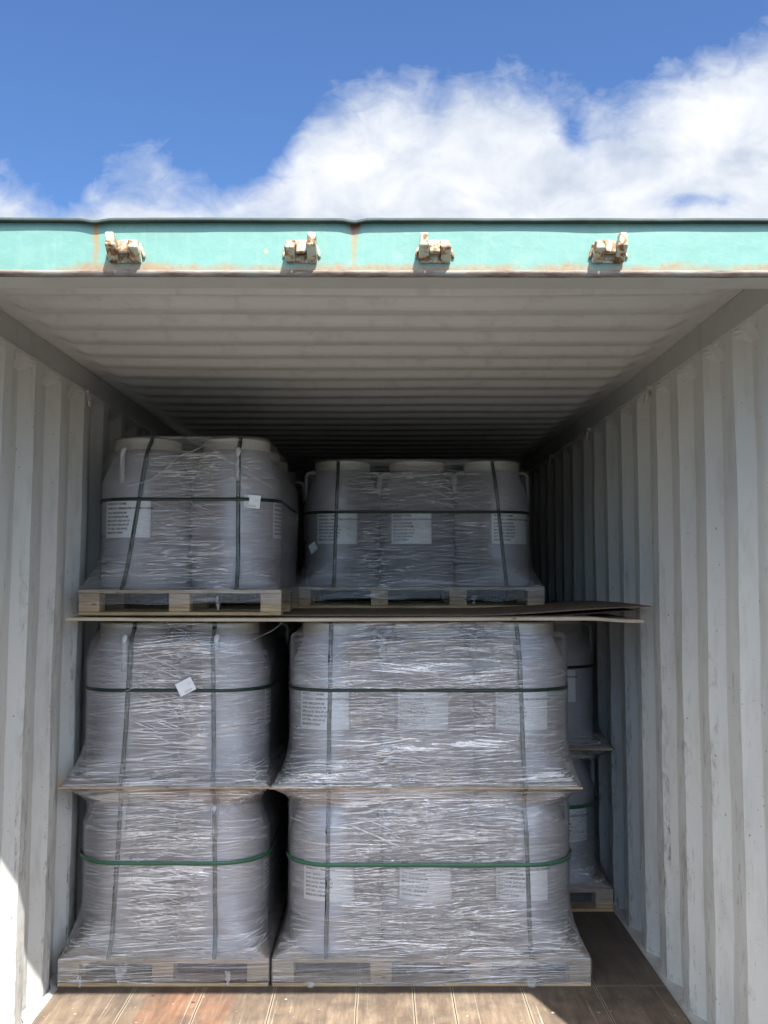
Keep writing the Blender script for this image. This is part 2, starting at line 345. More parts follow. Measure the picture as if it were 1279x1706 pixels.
    fr = t.add('ShaderNodeFresnel', {'IOR': 1.5, 'Normal': nb}).outputs[0]
    fg = t.m('ADD', t.m('MULTIPLY', t.m('ADD', fr, 0.05), min(1.0, dens)), t.m('MULTIPLY', att, t.m('ADD', t.m('MULTIPLY', lines, 0.62 * dens), 0.10 * dens)), clamp=True)
    sh = t.add('ShaderNodeMixShader', {0: t.m('MINIMUM', t.m('ADD', fg, t.m('MULTIPLY', gz, 0.5)), 0.8), 1: body, 2: gl})
    t.l.new(sh.outputs[0], out.inputs[0])
    return m
M_film = [film('stretch_film_a', 1.15, 0.3), film('stretch_film_b', 1.3, 4.1), film('stretch_film_dimmed', 0.52, 8.7)]  # front stacks get brightened film, upper and rear a dimmed copy, imitating light falloff
def ropem():
    m, t = mat('bunched_film')
    t.set(t.b, 'Base Color', (0.80, 0.80, 0.82)); t.set(t.b, 'Roughness', 0.22); t.set(t.b, 'Alpha', 0.30)
    t.set(t.b, 'Normal', bump(t, t.noise(t.obj, 120, 4), 0.8, 0.003))
    return m
M_rope = ropem()
def concrete():
    m, t = mat('asphalt_yard')
    n = t.noise(t.obj, 1.2, 8, 0.65); n2 = t.noise(t.obj, 60, 3)
    c = t.mix(n, (0.055, 0.054, 0.052), (0.10, 0.098, 0.094)); c = t.mix(t.m('MULTIPLY', n2, 0.25), c, (0.2, 0.19, 0.18))
    t.set(t.b, 'Base Color', c); t.set(t.b, 'Roughness', 0.85); t.set(t.b, 'Normal', bump(t, n2, 0.4, 0.004))
    return m
M_conc = concrete()
M_ring = simple('ring_paint', (0.52, 0.52, 0.49), 0.45, 0.1, 30)
M_dark = simple('hole_shade', (0.012, 0.012, 0.013), 0.8, 0.2, 30)
M_dust = simple('dried_sealant', (0.40, 0.40, 0.38), 0.8, 0.25, 40, 0.2, 0.8)

# ------------------------------------------------------------------ mesh helpers
class MB:
    def __init__(s): s.v = []; s.f = []; s.mi = []; s.uv = {}; s.smooth = []
    def quad(s, a, b, c, d, mi=0, sm=False): s.f.append((a, b, c, d)); s.mi.append(mi); s.smooth.append(sm)
    def box(s, x0, x1, y0, y1, z0, z1, mi=0, rot=None, org=None):
        n = len(s.v); P = [(x, y, z) for x in (x0, x1) for y in (y0, y1) for z in (z0, z1)]
        if rot is not None:
            P = [tuple(org + rot @ (Vector(p) - org)) for p in P]
        s.v += P
        for f in ((0, 1, 3, 2), (4, 6, 7, 5), (0, 4, 5, 1), (2, 3, 7, 6), (0, 2, 6, 4), (1, 5, 7, 3)):
            s.quad(*[n + i for i in f], mi=mi)
    def grid(s, fn, nu, nv, mi=0, sm=True, closeu=False):
        n = len(s.v)
        for j in range(nv):
            for i in range(nu): s.v.append(tuple(fn(i, j)))
        for j in range(nv - 1):
            for i in range(nu if closeu else nu - 1):
                k = (i + 1) % nu
                s.quad(n + j * nu + i, n + j * nu + k, n + (j + 1) * nu + k, n + (j + 1) * nu + i, mi, sm)
        return n
    def lathe(s, prof, seg=48, mi=0, cap=True, fn=None):
        n = len(s.v)
        for (r, z) in prof:
            for i in range(seg):
                a = 2 * PI * i / seg; rr = fn(r, z, i) if fn else r
                s.v.append((rr * math.cos(a), rr * math.sin(a), z))
        for j in range(len(prof) - 1):
            for i in range(seg):
                k = (i + 1) % seg
                s.quad(n + j * seg + i, n + j * seg + k, n + (j + 1) * seg + k, n + (j + 1) * seg + i, mi, True)
        if cap:
            s.f.append(tuple(n + i for i in range(seg))[::-1]); s.mi.append(mi); s.smooth.append(False)
            m = n + (len(prof) - 1) * seg
            s.f.append(tuple(m + i for i in range(seg))); s.mi.append(mi); s.smooth.append(False)
    def tube(s, pts, rad, seg=8, mi=0, flat=1.0, up=Vector((0, 0, 1))):
        pts = [Vector(p) for p in pts]; n = len(s.v); N = len(pts)
        for j, p in enumerate(pts):
            d = (pts[min(j + 1, N - 1)] - pts[max(j - 1, 0)]).normalized()
            a = d.cross(up); a = a.normalized() if a.length > 1e-3 else d.orthogonal().normalized(); b = a.cross(d).normalized()
            r = rad(j / (N - 1)) if callable(rad) else rad
            for i in range(seg):
                t_ = 2 * PI * i / seg; s.v.append(tuple(p + a * (r * math.cos(t_)) + b * (r * flat * math.sin(t_))))
        for j in range(N - 1):
            for i in range(seg):
                k = (i + 1) % seg
                s.quad(n + j * seg + i, n + j * seg + k, n + (j + 1) * seg + k, n + (j + 1) * seg + i, mi, True)
        s.f.append(tuple(n + i for i in range(seg))[::-1]); s.mi.append(mi); s.smooth.append(False)
        m = n + (N - 1) * seg; s.f.append(tuple(m + i for i in range(seg))); s.mi.append(mi); s.smooth.append(False)
    def build(s, name, mats, parent=None, bevel=0.0, bseg=2):
        me = bpy.data.meshes.new(name); me.from_pydata([tuple(q) for q in s.v], [], s.f)
        for m in (mats if isinstance(mats, (list, tuple)) else [mats]): me.materials.append(m)
        for p, mi, sm in zip(me.polygons, s.mi, s.smooth): p.material_index = mi; p.use_smooth = sm
        if bevel > 0:
            bm = bmesh.new(); bm.from_mesh(me); bmesh.ops.remove_doubles(bm, verts=bm.verts, dist=1e-6)
            es = [e for e in bm.edges if len(e.link_faces) == 2 and e.calc_face_angle(0) > 0.5]
            bmesh.ops.bevel(bm, geom=es, offset=bevel, segments=bseg, affect='EDGES', profile=0.6)
            bm.to_mesh(me); bm.free()
        me.update()
        o = bpy.data.objects.new(name, me); C.objects.link(o)
        if parent: o.parent = parent
        return o
def empty(name, loc, label, cat, group=None, rz=0.0):
    o = bpy.data.objects.new(name, None); C.objects.link(o); o.location = loc; o.rotation_euler = (0, 0, rz); o.empty_display_size = 0.1
    return tag(o, label, cat, group)
def tag(o, label, cat, group=None):
    o['label'] = label; o['category'] = cat
    if group: o['group'] = group
    return o
def copy_tree(o, parent=None):
    c = o.copy(); C.objects.link(c); c.parent = parent
    for ch in [x for x in o.children]: copy_tree(ch, c)
    return c
def nz(x, y=0.0, z=0.0): return noise.noise(Vector((x, y, z)))

# ------------------------------------------------------------------ ground
g = MB(); g.grid(lambda i, j: (-400 + 100 * i, -400 + 100 * j, -0.17), 9, 9, sm=False)
go = g.build('yard_ground', M_conc); go['kind'] = 'structure'

# ------------------------------------------------------------------ the container
LEN = 12.0; WX = 1.17
box = empty('shipping_container', (0, 0, 0), 'open steel shipping container with grey painted inside and teal rusty door header', 'shipping container')
def lerp(a, b, k): return a + (b - a) * k
def sst(k): k = max(0, min(1, k)); return k * k * (3 - 2 * k)

PITCH = 0.278
def corr(y, y0):
    """depth of the side wall profile at y: 0 on the ridge, 0.036 in the recess"""
    q = abs(((y - y0) / PITCH + 0.5) % 1.0 - 0.5) * PITCH
    if q < 0.035: return 0.0
    if q < 0.103: return 0.036 * (q - 0.035) / 0.068
    return 0.036
def ywalls(y0, end):
    ys = set([0.045, end]); k = -4
    while True:
        c = y0 + k * PITCH; k += 1
        if c > end + 0.3: break
        for o_ in (-0.103, -0.099, -0.039, -0.035, -0.031, 0.031, 0.035, 0.039, 0.099, 0.103, 0.139):
            q = c + o_
            if 0.05 < q < end: ys.add(round(q, 5))
    return sorted(ys)
def side_wall(name, sgn, y0, lean=0.0):
    ys = ywalls(y0, LEN); m = MB()
    zs = [-0.03, 0.0] + [0.1 * i for i in range(1, 23)] + [2.27, 2.30, 2.315, 2.325]
    def fn(i, j):
        y = ys[i]; z = zs[j]
        d = corr(y, y0)
        if z > 2.27:   # recess closed off by a sloping chamfer under the rail
            d *= 1 - sst((z - 2.27) / 0.055)
        if y < 0.12: d = 0.02
        dent = 0.006 * nz(y * 1.9, z * 1.3, sgn * 7) + 0.0035 * nz(y * 6, z * 4, 3 + sgn)
        if z < 0.5: dent += 0.004 * nz(y * 9, z * 9, 5)
        return (sgn * (WX + d + dent + lean * (z - 1.2)), y, z)
    m.grid(fn, len(ys), len(zs), sm=False)
    o = m.build(name, M_wall, box)
    return o
lw = side_wall('side_wall', -1, 1.16, -0.010)
rw = side_wall('side_wall', 1, 0.75)
for sgn in (-1, 1):
    r_ = MB(); r_.box(min(sgn * (WX - 0.004), sgn * (WX + 0.06)), max(sgn * (WX - 0.004), sgn * (WX + 0.06)), 0.11, LEN, 2.325, 2.420)
    r_.build('top_rail', M_rail, box, 0.004)
    # weld beads that close each recess under the rail
    y0 = 1.16 if sgn < 0 else 0.75
    b_ = MB()
    for k in range(-2, 20):
        c = y0 + (k + 0.5) * PITCH
        if c < 0.2: continue
        pts = []
        for q in range(9):
            tt = (q / 8 - 0.5) * 0.15
            pts.append((sgn * (WX + 0.012 - 0.012 * abs(tt / 0.075) ** 2), c + tt, 2.318 - 0.010 * (1 - (tt / 0.075) ** 2)))
        b_ = MB(); b_.tube(pts, 0.0022, 6)
        if c < 5.5: b_.build('weld_bead', M_ring, box)
    # bottom rail ledge between plywood floor and wall
    f_ = MB(); xa, xb = sorted((sgn * 1.146, sgn * 1.30))
    f_.box(xa, xb, 0.0, LEN, -0.16, -0.012)
    f_.build('bottom_rail', M_rail, box, 0.003)
    # strip of crumbled sealant and dust lying on the ledge
    s_ = MB(); ny = 420
    def sf(i, j, sgn=sgn, y0=y0):
        y = 0.10 + 5.0 * i / (ny - 1)
        xin = 1.150 + 0.003 * nz(y * 11, 0, sgn); xout = WX + corr(y, y0) + 0.004
        k = j / 4; x = lerp(xin, xout, k)
        return (sgn * x, y, -0.010 + 0.012 * sst(k) + 0.006 * abs(nz(y * 23, k * 4, 2)) * (0.2 + k))
    s_.grid(sf, ny, 5); s_.build('sealant_strip', M_dust, box)
# roof skin
PR = 0.209
def roof_d(y):
    q = ((y - 0.684) / PR) % 1.0
    n_ = math.floor((y - 0.684) / PR) % 5
    a = sst(q / 0.24) if q < 0.24 else (1 - sst((q - 0.52) / 0.20) if q > 0.52 else 1.0)
    return max(0, a) * 0.028
def roof_pt(x, y):
    e = sst((1.17 - abs(x) - 0.055) / 0.075)
    sag = -0.006 * math.cos(x / 1.17 * PI / 2) * (1 + 0.6 * nz(y * 0.9, 1.7)) + 0.004 * nz(x * 1.4, y * 1.4, 9)
    d = roof_d(y + 0.006 * nz(x * 1.5, y)) if y > 0.55 else 0.0
    return (x, y, 2.419 + sag * 1.0 - d * e + (0.021 * 0.4) * e)
r_ = MB(); nx_ = 60; xs_ = [-1.20 + 2.40 * i / (nx_ - 1) for i in range(nx_)]
xs_ += [s * (1.17 - q) for s in (-1, 1) for q in (0.05, 0.065, 0.08, 0.095, 0.11, 0.13)]; xs_ = sorted(xs_)
ys_ = [0.10 + 0.0149 * i for i in range(int((LEN - 0.1) / 0.0149))]
r_.grid(lambda i, j: roof_pt(xs_[i], ys_[j]), len(xs_), len(ys_))
r_.build('roof_panel', M_roof, box)
# weld seams between roof panels
for k in range(0, 9):
    y = 0.684 + PR * (5 * k + 4) + 0.165
    b_ = MB()
    b_.tube([(x / 12, y, roof_pt(x / 12, y)[2] - 0.0005) for x in range(-13, 14)], 0.0025, 6)
    b_.build('roof_seam', M_roof, box)
# end wall
e_ = MB(); e_.box(-1.2, 1.2, LEN, LEN + 0.04, -0.1, 2.42); e_.build('end_wall', M_wall, box)
# floor boards
f_ = MB(); f_.box(-1.150, 1.150, 0.03, LEN, -0.028, 0.0); f_.build('floor', M_floor, box, 0.0015, 1)
# door sill
s_ = MB(); s_.box(-1.22, 1.22, 0.0, 0.03, -0.15, -0.002); s_.build('door_sill', M_rust, box, 0.003)
# header beam: outer teal face, folded lip on top, battered seal flange at the bottom, grey underside
h_ = MB()
nxh = 180
def hf(i, j):
    x = -1.22 + 2.44 * i / (nxh - 1); prof = [(0.0, 2.280), (0.0, 2.31), (0.0, 2.34), (0.0, 2.37), (0.0, 2.388), (0.0, 2.402)]
    y, z = prof[j]; return (x, y + 0.0022 * nz(x * 3, z * 9) , z)
h_.grid(hf, nxh, 6)
h_.build('header_face', M_teal, box)
h_ = MB()
def lf(i, j):
    x = -1.22 + 2.44 * i / (nxh - 1)
    dip = -0.006 * math.exp(-((x + 0.612) / 0.022) ** 2) - 0.006 * math.exp(-((x - 0.006) / 0.02) ** 2)
    wv = 0.0014 * nz(x * 4.0, 3) + 0.0006 * nz(x * 14, 4)
    prof = [(0.004, 2.3985), (-0.013, 2.3975), (-0.0145, 2.4035), (-0.010, 2.408), (0.004, 2.411), (0.11, 2.425)]
    y, z = prof[j]; return (x, y + (0.002 * nz(x * 6, 8) if y < 0 else 0), z + wv + dip * (1 if j > 0 else 0.3))
h_.grid(lf, nxh, 6); h_.build('roof_lip', M_lip, box)
h_ = MB()
def bf(i, j):
    x = -1.22 + 2.44 * i / (nxh - 1)
    wv = 0.0012 * nz(x * 5, 11) + 0.0009 * nz(x * 23, 2)
    prof = [(0.001, 2.2835), (-0.004, 2.2832), (-0.0060, 2.281), (-0.0060, 2.2755), (-0.004, 2.2735), (-0.003, 2.2695), (0.003, 2.2685), (0.006, 2.270), (0.012, 2.2705)]
    y, z = prof[j]; return (x, y + 0.0016 * nz(x * 13, z * 50), z + wv)
h_.grid(bf, nxh, 9); h_.build('seal_flange', M_rust, box)
h_ = MB()
def uf(i, j):
    x = -1.22 + 2.44 * i / (nxh - 1)
    prof = [(0.011, 2.272), (0.014, 2.271), (0.099, 2.270), (0.101, 2.273), (0.101, 2.42)]
    y, z = prof[j]; return (x, y, z + 0.0008 * nz(x * 7, y * 9))
h_.grid(uf, nxh, 5, sm=False); h_.build('header_underside', M_rail, box)
# corner posts and castings
for sgn in (-1, 1):
    p_ = MB(); xa, xb = sorted((sgn * 1.165, sgn * 1.219)); p_.box(xa, xb, 0.0, 0.055, -0.1, 2.27)
    xa, xb = sorted((sgn * 1.185, sgn * 1.219)); p_.box(xa, xb, 0.0555, 0.12, -0.1, 2.27)
    p_.build('corner_post', M_teal, box, 0.004)
    c_ = MB(); xa, xb = sorted((sgn * 1.10, sgn * 1.222)); c_.box(xa, xb, -0.006, 0.155, 2.427, 2.44)
    c_.build('corner_casting', M_teal, box, 0.004)
# cam keepers welded to the header
def keeper(x0, flip, zc=2.329):
    k = MB()
    def X(a): return x0 + (a if not flip else -a)
    def bx(a0, a1, y0_, y1_, z0_, z1_):
        p, q = sorted((X(a0), X(a1))); k.box(p, q, y0_, y1_, z0_, z1_)
    # back plate
    bx(-0.037, 0.038, -0.006, 0.002, zc - 0.028, zc + 0.020)
    # bridge (top saddle) falling away to the lower side
    bx(-0.020, 0.020, -0.026, -0.004, zc - 0.004, zc + 0.018)
    # saddle nose hanging between the arms
    bx(-0.013, 0.012, -0.034, -0.020, zc - 0.012, zc + 0.010)
    # two arms, undercut so that their fronts face down
    def arm(a0, a1, ft, zt):
        p, q = sorted((X(a0), X(a1))); n = len(k.v)
        prof = [(-0.003, zt), (-ft, zt - 0.002), (-ft - 0.003, zt - 0.008), (-0.013, zc - 0.026), (-0.003, zc - 0.028)]
        for xx in (p, q):
            for (yy, zz) in prof: k.v.append((xx, yy, zz))
        k.f.append((0 + n, 1 + n, 2 + n, 3 + n, 4 + n)); k.f.append((9 + n, 8 + n, 7 + n, 6 + n, 5 + n)); k.mi += [0, 0]; k.smooth += [False, False]
        for i_ in range(5): k.quad(n + i_, n + 5 + i_, n + 5 + (i_ + 1) % 5, n + (i_ + 1) % 5)
    arm(-0.038, -0.014, 0.046, zc + 0.010); arm(0.014, 0.038, 0.040, zc + 0.006)
    # round shoulder on the lower arm, horn on the high arm
    bx(0.012, 0.034, -0.032, -0.004, zc + 0.000, zc + 0.019)
    bx(-0.037, -0.017, -0.046, -0.022, zc + 0.005, zc + 0.031)
    o = k.build('cam_keeper', M_cast, box, 0.0042, 3)
    me = o.data
    for vtx in me.vertices:
        c = vtx.co; n_ = Vector((nz(c.x * 60, c.y * 60, c.z * 60), nz(c.x * 55, c.y * 60, c.z * 50 + 9), nz(c.x * 60 + 5, c.y * 50, c.z * 60))) * 0.0012
        c += n_
        # horn leans outwards and narrows
        if c.z > zc + 0.016 and c.y < -0.02: c.x += (0.0) ; c.y -= (c.z - zc - 0.016) * 0.2
    for p in me.polygons: p.use_smooth = True
    # rusty weld fringe
    w_ = MB(); pts = []
    for q in range(25):
        a = PI * (0.02 + 0.96 * q / 24); pts.append((x0 + 0.043 * math.cos(a) + 0.003 * nz(q * 1.7, x0 * 9), -0.002, zc - 0.022 + 0.047 * math.sin(a) ** 0.7 + 0.002 * nz(q * 2.1, 4)))
    w_.tube(pts, lambda k_: 0.0035 + 0.0015 * abs(nz(k_ * 20, x0)), 6); w_.build('weld', M_cast, o)
for px, fl in ((203, False), (500, True), (725, False), (1018, True)):
    keeper((px - 635) / 1590 * 2.245 + 0.07, fl)
# lashing rings under the rails
def lash(x, y, z, sgn):
    m = MB(); pts = []
    for q in range(21):
        a = 2 * PI * q / 20
        pts.append((x + sgn * 0.004 * math.sin(a), y + 0.014 * math.cos(a), z - 0.026 + 0.026 * math.sin(a)))
    m.tube(pts, 0.0052, 8); m.box(min(x, x + sgn * 0.02), max(x, x + sgn * 0.02), y - 0.012, y + 0.012, z - 0.006, z + 0.012)
    m.build('lashing_ring', M_ring, box)
def wx(px, Y): return (px - 635) / 1590 * Y + 0.07
for k in range(0, 3):
    lash(-WX + 0.018, 1.72 + 1.12 * k, 2.315, -1)
    lash(WX - 0.018, 1.62 + 1.12 * k, 2.315, 1)
# vent high on the left wall, its dark holes painted as flat discs
v_ = MB()
v_.box(-1.170, -1.163, 0.70, 0.80, 2.00, 2.16)
v_.build('vent_cover', M_rail, box, 0.002)
v2 = MB()
for q in range(5): v2.lathe([(0.004, 0), (0.004, 0.001)], 10); 
vv = MB()
for q in range(5):
    zc_ = 2.135 - q * 0.025; n0 = len(vv.v)
    for i in range(12): a = 2 * PI * i / 12; vv.v.append((-1.1622, 0.787 + 0.004 * math.cos(a), zc_ + 0.006 * math.sin(a)))
    vv.f.append(tuple(range(n0, n0 + 12))); vv.mi.append(0); vv.smooth.append(False)
vv.build('vent_hole_disc', M_dark, box)

# ------------------------------------------------------------------ drums
DR = 0.186; SP = 0.374; DH = 0.620
fc = bpy.data.curves.new('t', 'FONT'); 
def text_mesh(body, size, space=1.35, bold=0.0):
    fc.body = body; fc.size = size; fc.space_line = space; fc.offset = bold; fc.resolution_u = 2
    o = bpy.data.objects.new('t', fc); C.objects.link(o)
    dg = bpy.context.evaluated_depsgraph_get(); dg.update()
    me = bpy.data.meshes.new_from_object(o.evaluated_get(dg))
    vs = [tuple(v.co) for v in me.vertices]; fs = [tuple(p.vertices) for p in me.polygons]
    bpy.data.objects.remove(o); bpy.data.meshes.remove(me)
    return vs, fs
TXT1 = text_mesh("PRODUCT NAME:", 0.0125, 1.3, 0.0003)
TXT2 = text_mesh("HYDROXYL TERMINATED POLYBUTADIENE", 0.0105, 1.3, 0.00035)
TXT3 = text_mesh("N.W.: 50KGS/DRUM\nG.W.: 52.5KGS/DRUM\nMFG DATE: 2025-09-10\nEXP DATE: 2026-09-09\nLOT NO.: 2025-09-02\nMADE IN CHINA", 0.0112, 1.42, 0.0003)
def label_mesh():
    m = MB(); W = 0.206; H = 0.150; rr = DR + 0.0022; n = 17
    def bend(x, z, r): a = x / DR; return (r * math.sin(a), -r * math.cos(a), z)
    m.grid(lambda i, j: bend(-W / 2 + W * i / (n - 1), 0.208 + H * j / 4, rr), n, 5)
    for (vs, fs), (ox, oz) in ((TXT1, (-0.092, 0.340)), (TXT2, (-0.092, 0.3225)), (TXT3, (-0.092, 0.304))):
        b = len(m.v); m.v += [bend(x + ox, y + oz, rr + 0.0007) for x, y, z in vs]
        for f in fs: m.f.append(tuple(b + q for q in f)); m.mi.append(1); m.smooth.append(False)
    me_o = m.build('label', [M_paper, M_ink]); me = me_o.data; bpy.data.objects.remove(me_o); return me
LABEL = label_mesh()
def drum_proto():
    m = MB()
    prof = [(0.150, 0.004), (0.166, 0.000), (0.176, 0.006), (0.1815, 0.022), (0.183, 0.05), (0.1815, 0.126), (0.1855, 0.132), (0.186, 0.138), (0.186, 0.205), (0.1815, 0.210),
            (0.1815, 0.216), (0.1855, 0.222), (0.186, 0.24), (0.186, 0.425), (0.1845, 0.440), (0.179, 0.456), (0.166, 0.485), (0.150, 0.520), (0.139, 0.547), (0.134, 0.562), (0.132, 0.58), (0.118, 0.582)]
    m.lathe(prof, 56); body = m.build('body', M_drum)
    l = MB()
    def kn(r, z, i): return r + (0.0009 if (i % 2 == 0 and r > 0.13 and z < 0.612) else 0)
    l.lathe([(0.1335, 0.571), (0.1375, 0.572), (0.1375, 0.608), (0.1345, 0.6155), (0.129, 0.618), (0.122, 0.6175), (0.119, 0.611), (0.02, 0.611)], 96, fn=kn)
    lid = l.build('lid', M_lid)
    hs = []
    for sgn in (-1, 1):
        h = MB(); pts = [(0.128, 0.566), (0.150, 0.569), (0.165, 0.5685), (0.175, 0.564), (0.181, 0.555), (0.183, 0.54), (0.1835, 0.50), (0.184, 0.465), (0.183, 0.430)]
        h.tube([(sgn * r, 0, z) for r, z in pts], 0.0085, 10, up=Vector((0, 1, 0)), flat=1.35)
        hs.append(h.build('handle', M_handle))
    return body, lid, hs
PB, PL, PH = drum_proto(); PMESH = [('body', PB.data), ('lid', PL.data), ('handle', PH[0].data), ('handle', PH[1].data)]
for o in (PB, PL, *PH): bpy.data.objects.remove(o)
def drum(x, y, z, hang, lang, label, group):
    """hang: where the handles point, lang: which way the paper label faces (None: away from us)"""
    r = empty('plastic_drum', (x, y, z), label, 'drum', group)
    for nm, me in PMESH:
        o = bpy.data.objects.new(nm, me); C.objects.link(o); o.parent = r
        if nm == 'handle': o.rotation_euler = (0, 0, R(hang))
    if lang is not None:
        o = bpy.data.objects.new('label', LABEL); C.objects.link(o); o.parent = r; o.rotation_euler = (0, 0, R(lang)); o['label'] = 'white paper label with small black print'
    return r

# ------------------------------------------------------------------ pallets and sheets
def pallet(x0, x1, y0, y1, z, label, nb, missing=()):
    t_ = empty('wooden_pallet', ((x0 + x1) / 2, (y0 + y1) / 2, z), label, 'pallet', 'pallets under the wrapped drums')
    cx, cy_ = (x0 + x1) / 2, (y0 + y1) / 2; w_, d_ = x1 - x0, y1 - y0
    def loc(m_, nm, mt, bev=0.0015):
        o = m_.build(nm, mt, t_, bev, 1); return o
    m_ = MB(); m_.box(-w_ / 2, w_ / 2, -d_ / 2, d_ / 2, 0.086, 0.100); loc(m_, 'deck', M_board)
    nbx, nby = nb
    for i in range(nbx):
        for j in range(nby):
            bw = 0.082
            xx = -w_ / 2 + bw / 2 + (w_ - bw) * i / (nbx - 1); yy = -d_ / 2 + bw / 2 + (d_ - bw) * j / (nby - 1)
            jx = random.uniform(-0.004, 0.004) if 0 < i < nbx - 1 else 0.0; jy = 0.002 + random.uniform(0, 0.003) if j == 0 else 0
            m_ = MB(); m_.box(xx - bw / 2 + jx, xx + bw / 2 + jx, yy - bw / 2 + jy, yy + bw / 2 + jy, 0.0135, 0.0855); loc(m_, 'block', M_woodb)
    for j in range(nby):
        yy = -d_ / 2 + 0.041 + (d_ - 0.082) * j / (nby - 1)
        m_ = MB(); m_.box(-w_ / 2 + 0.001, w_ / 2 - 0.001, yy - 0.045, yy + 0.045, 0.0, 0.013); loc(m_, 'bottom_board', M_wood)
    return t_
def sheet(name, x0, x1, y0, y1, z, th, mt, label, cat, droop=None, nx=40, ny=14, wob=0.002):
    m_ = MB()
    def top_(x, y): return z + th + wob * nz(x * 3, y * 3, z * 5) + (droop(x, y) if droop else 0)
    def fn(i, j, off): x = x0 + (x1 - x0) * i / (nx - 1); y = y0 + (y1 - y0) * j / (ny - 1); return (x, y + (0.002 * nz(x * 7, 3, z) if j == 0 else 0), top_(x, y) - off)
    a = m_.grid(lambda i, j: fn(i, j, 0), nx, ny); b = m_.grid(lambda i, j: fn(i, j, th), nx, ny)
    for i in range(nx - 1):
        m_.quad(a + i, b + i, b + i + 1, a + i + 1); q = (ny - 1) * nx; m_.quad(a + q + i, a + q + i + 1, b + q + i + 1, b + q + i)
    for j in range(ny - 1):
        m_.quad(a + j * nx, a + (j + 1) * nx, b + (j + 1) * nx, b + j * nx); q = nx - 1; m_.quad(a + j * nx + q, b + j * nx + q, b + (j + 1) * nx + q, a + (j + 1) * nx + q)
    o = m_.build(name, mt); return tag(o, label, cat)

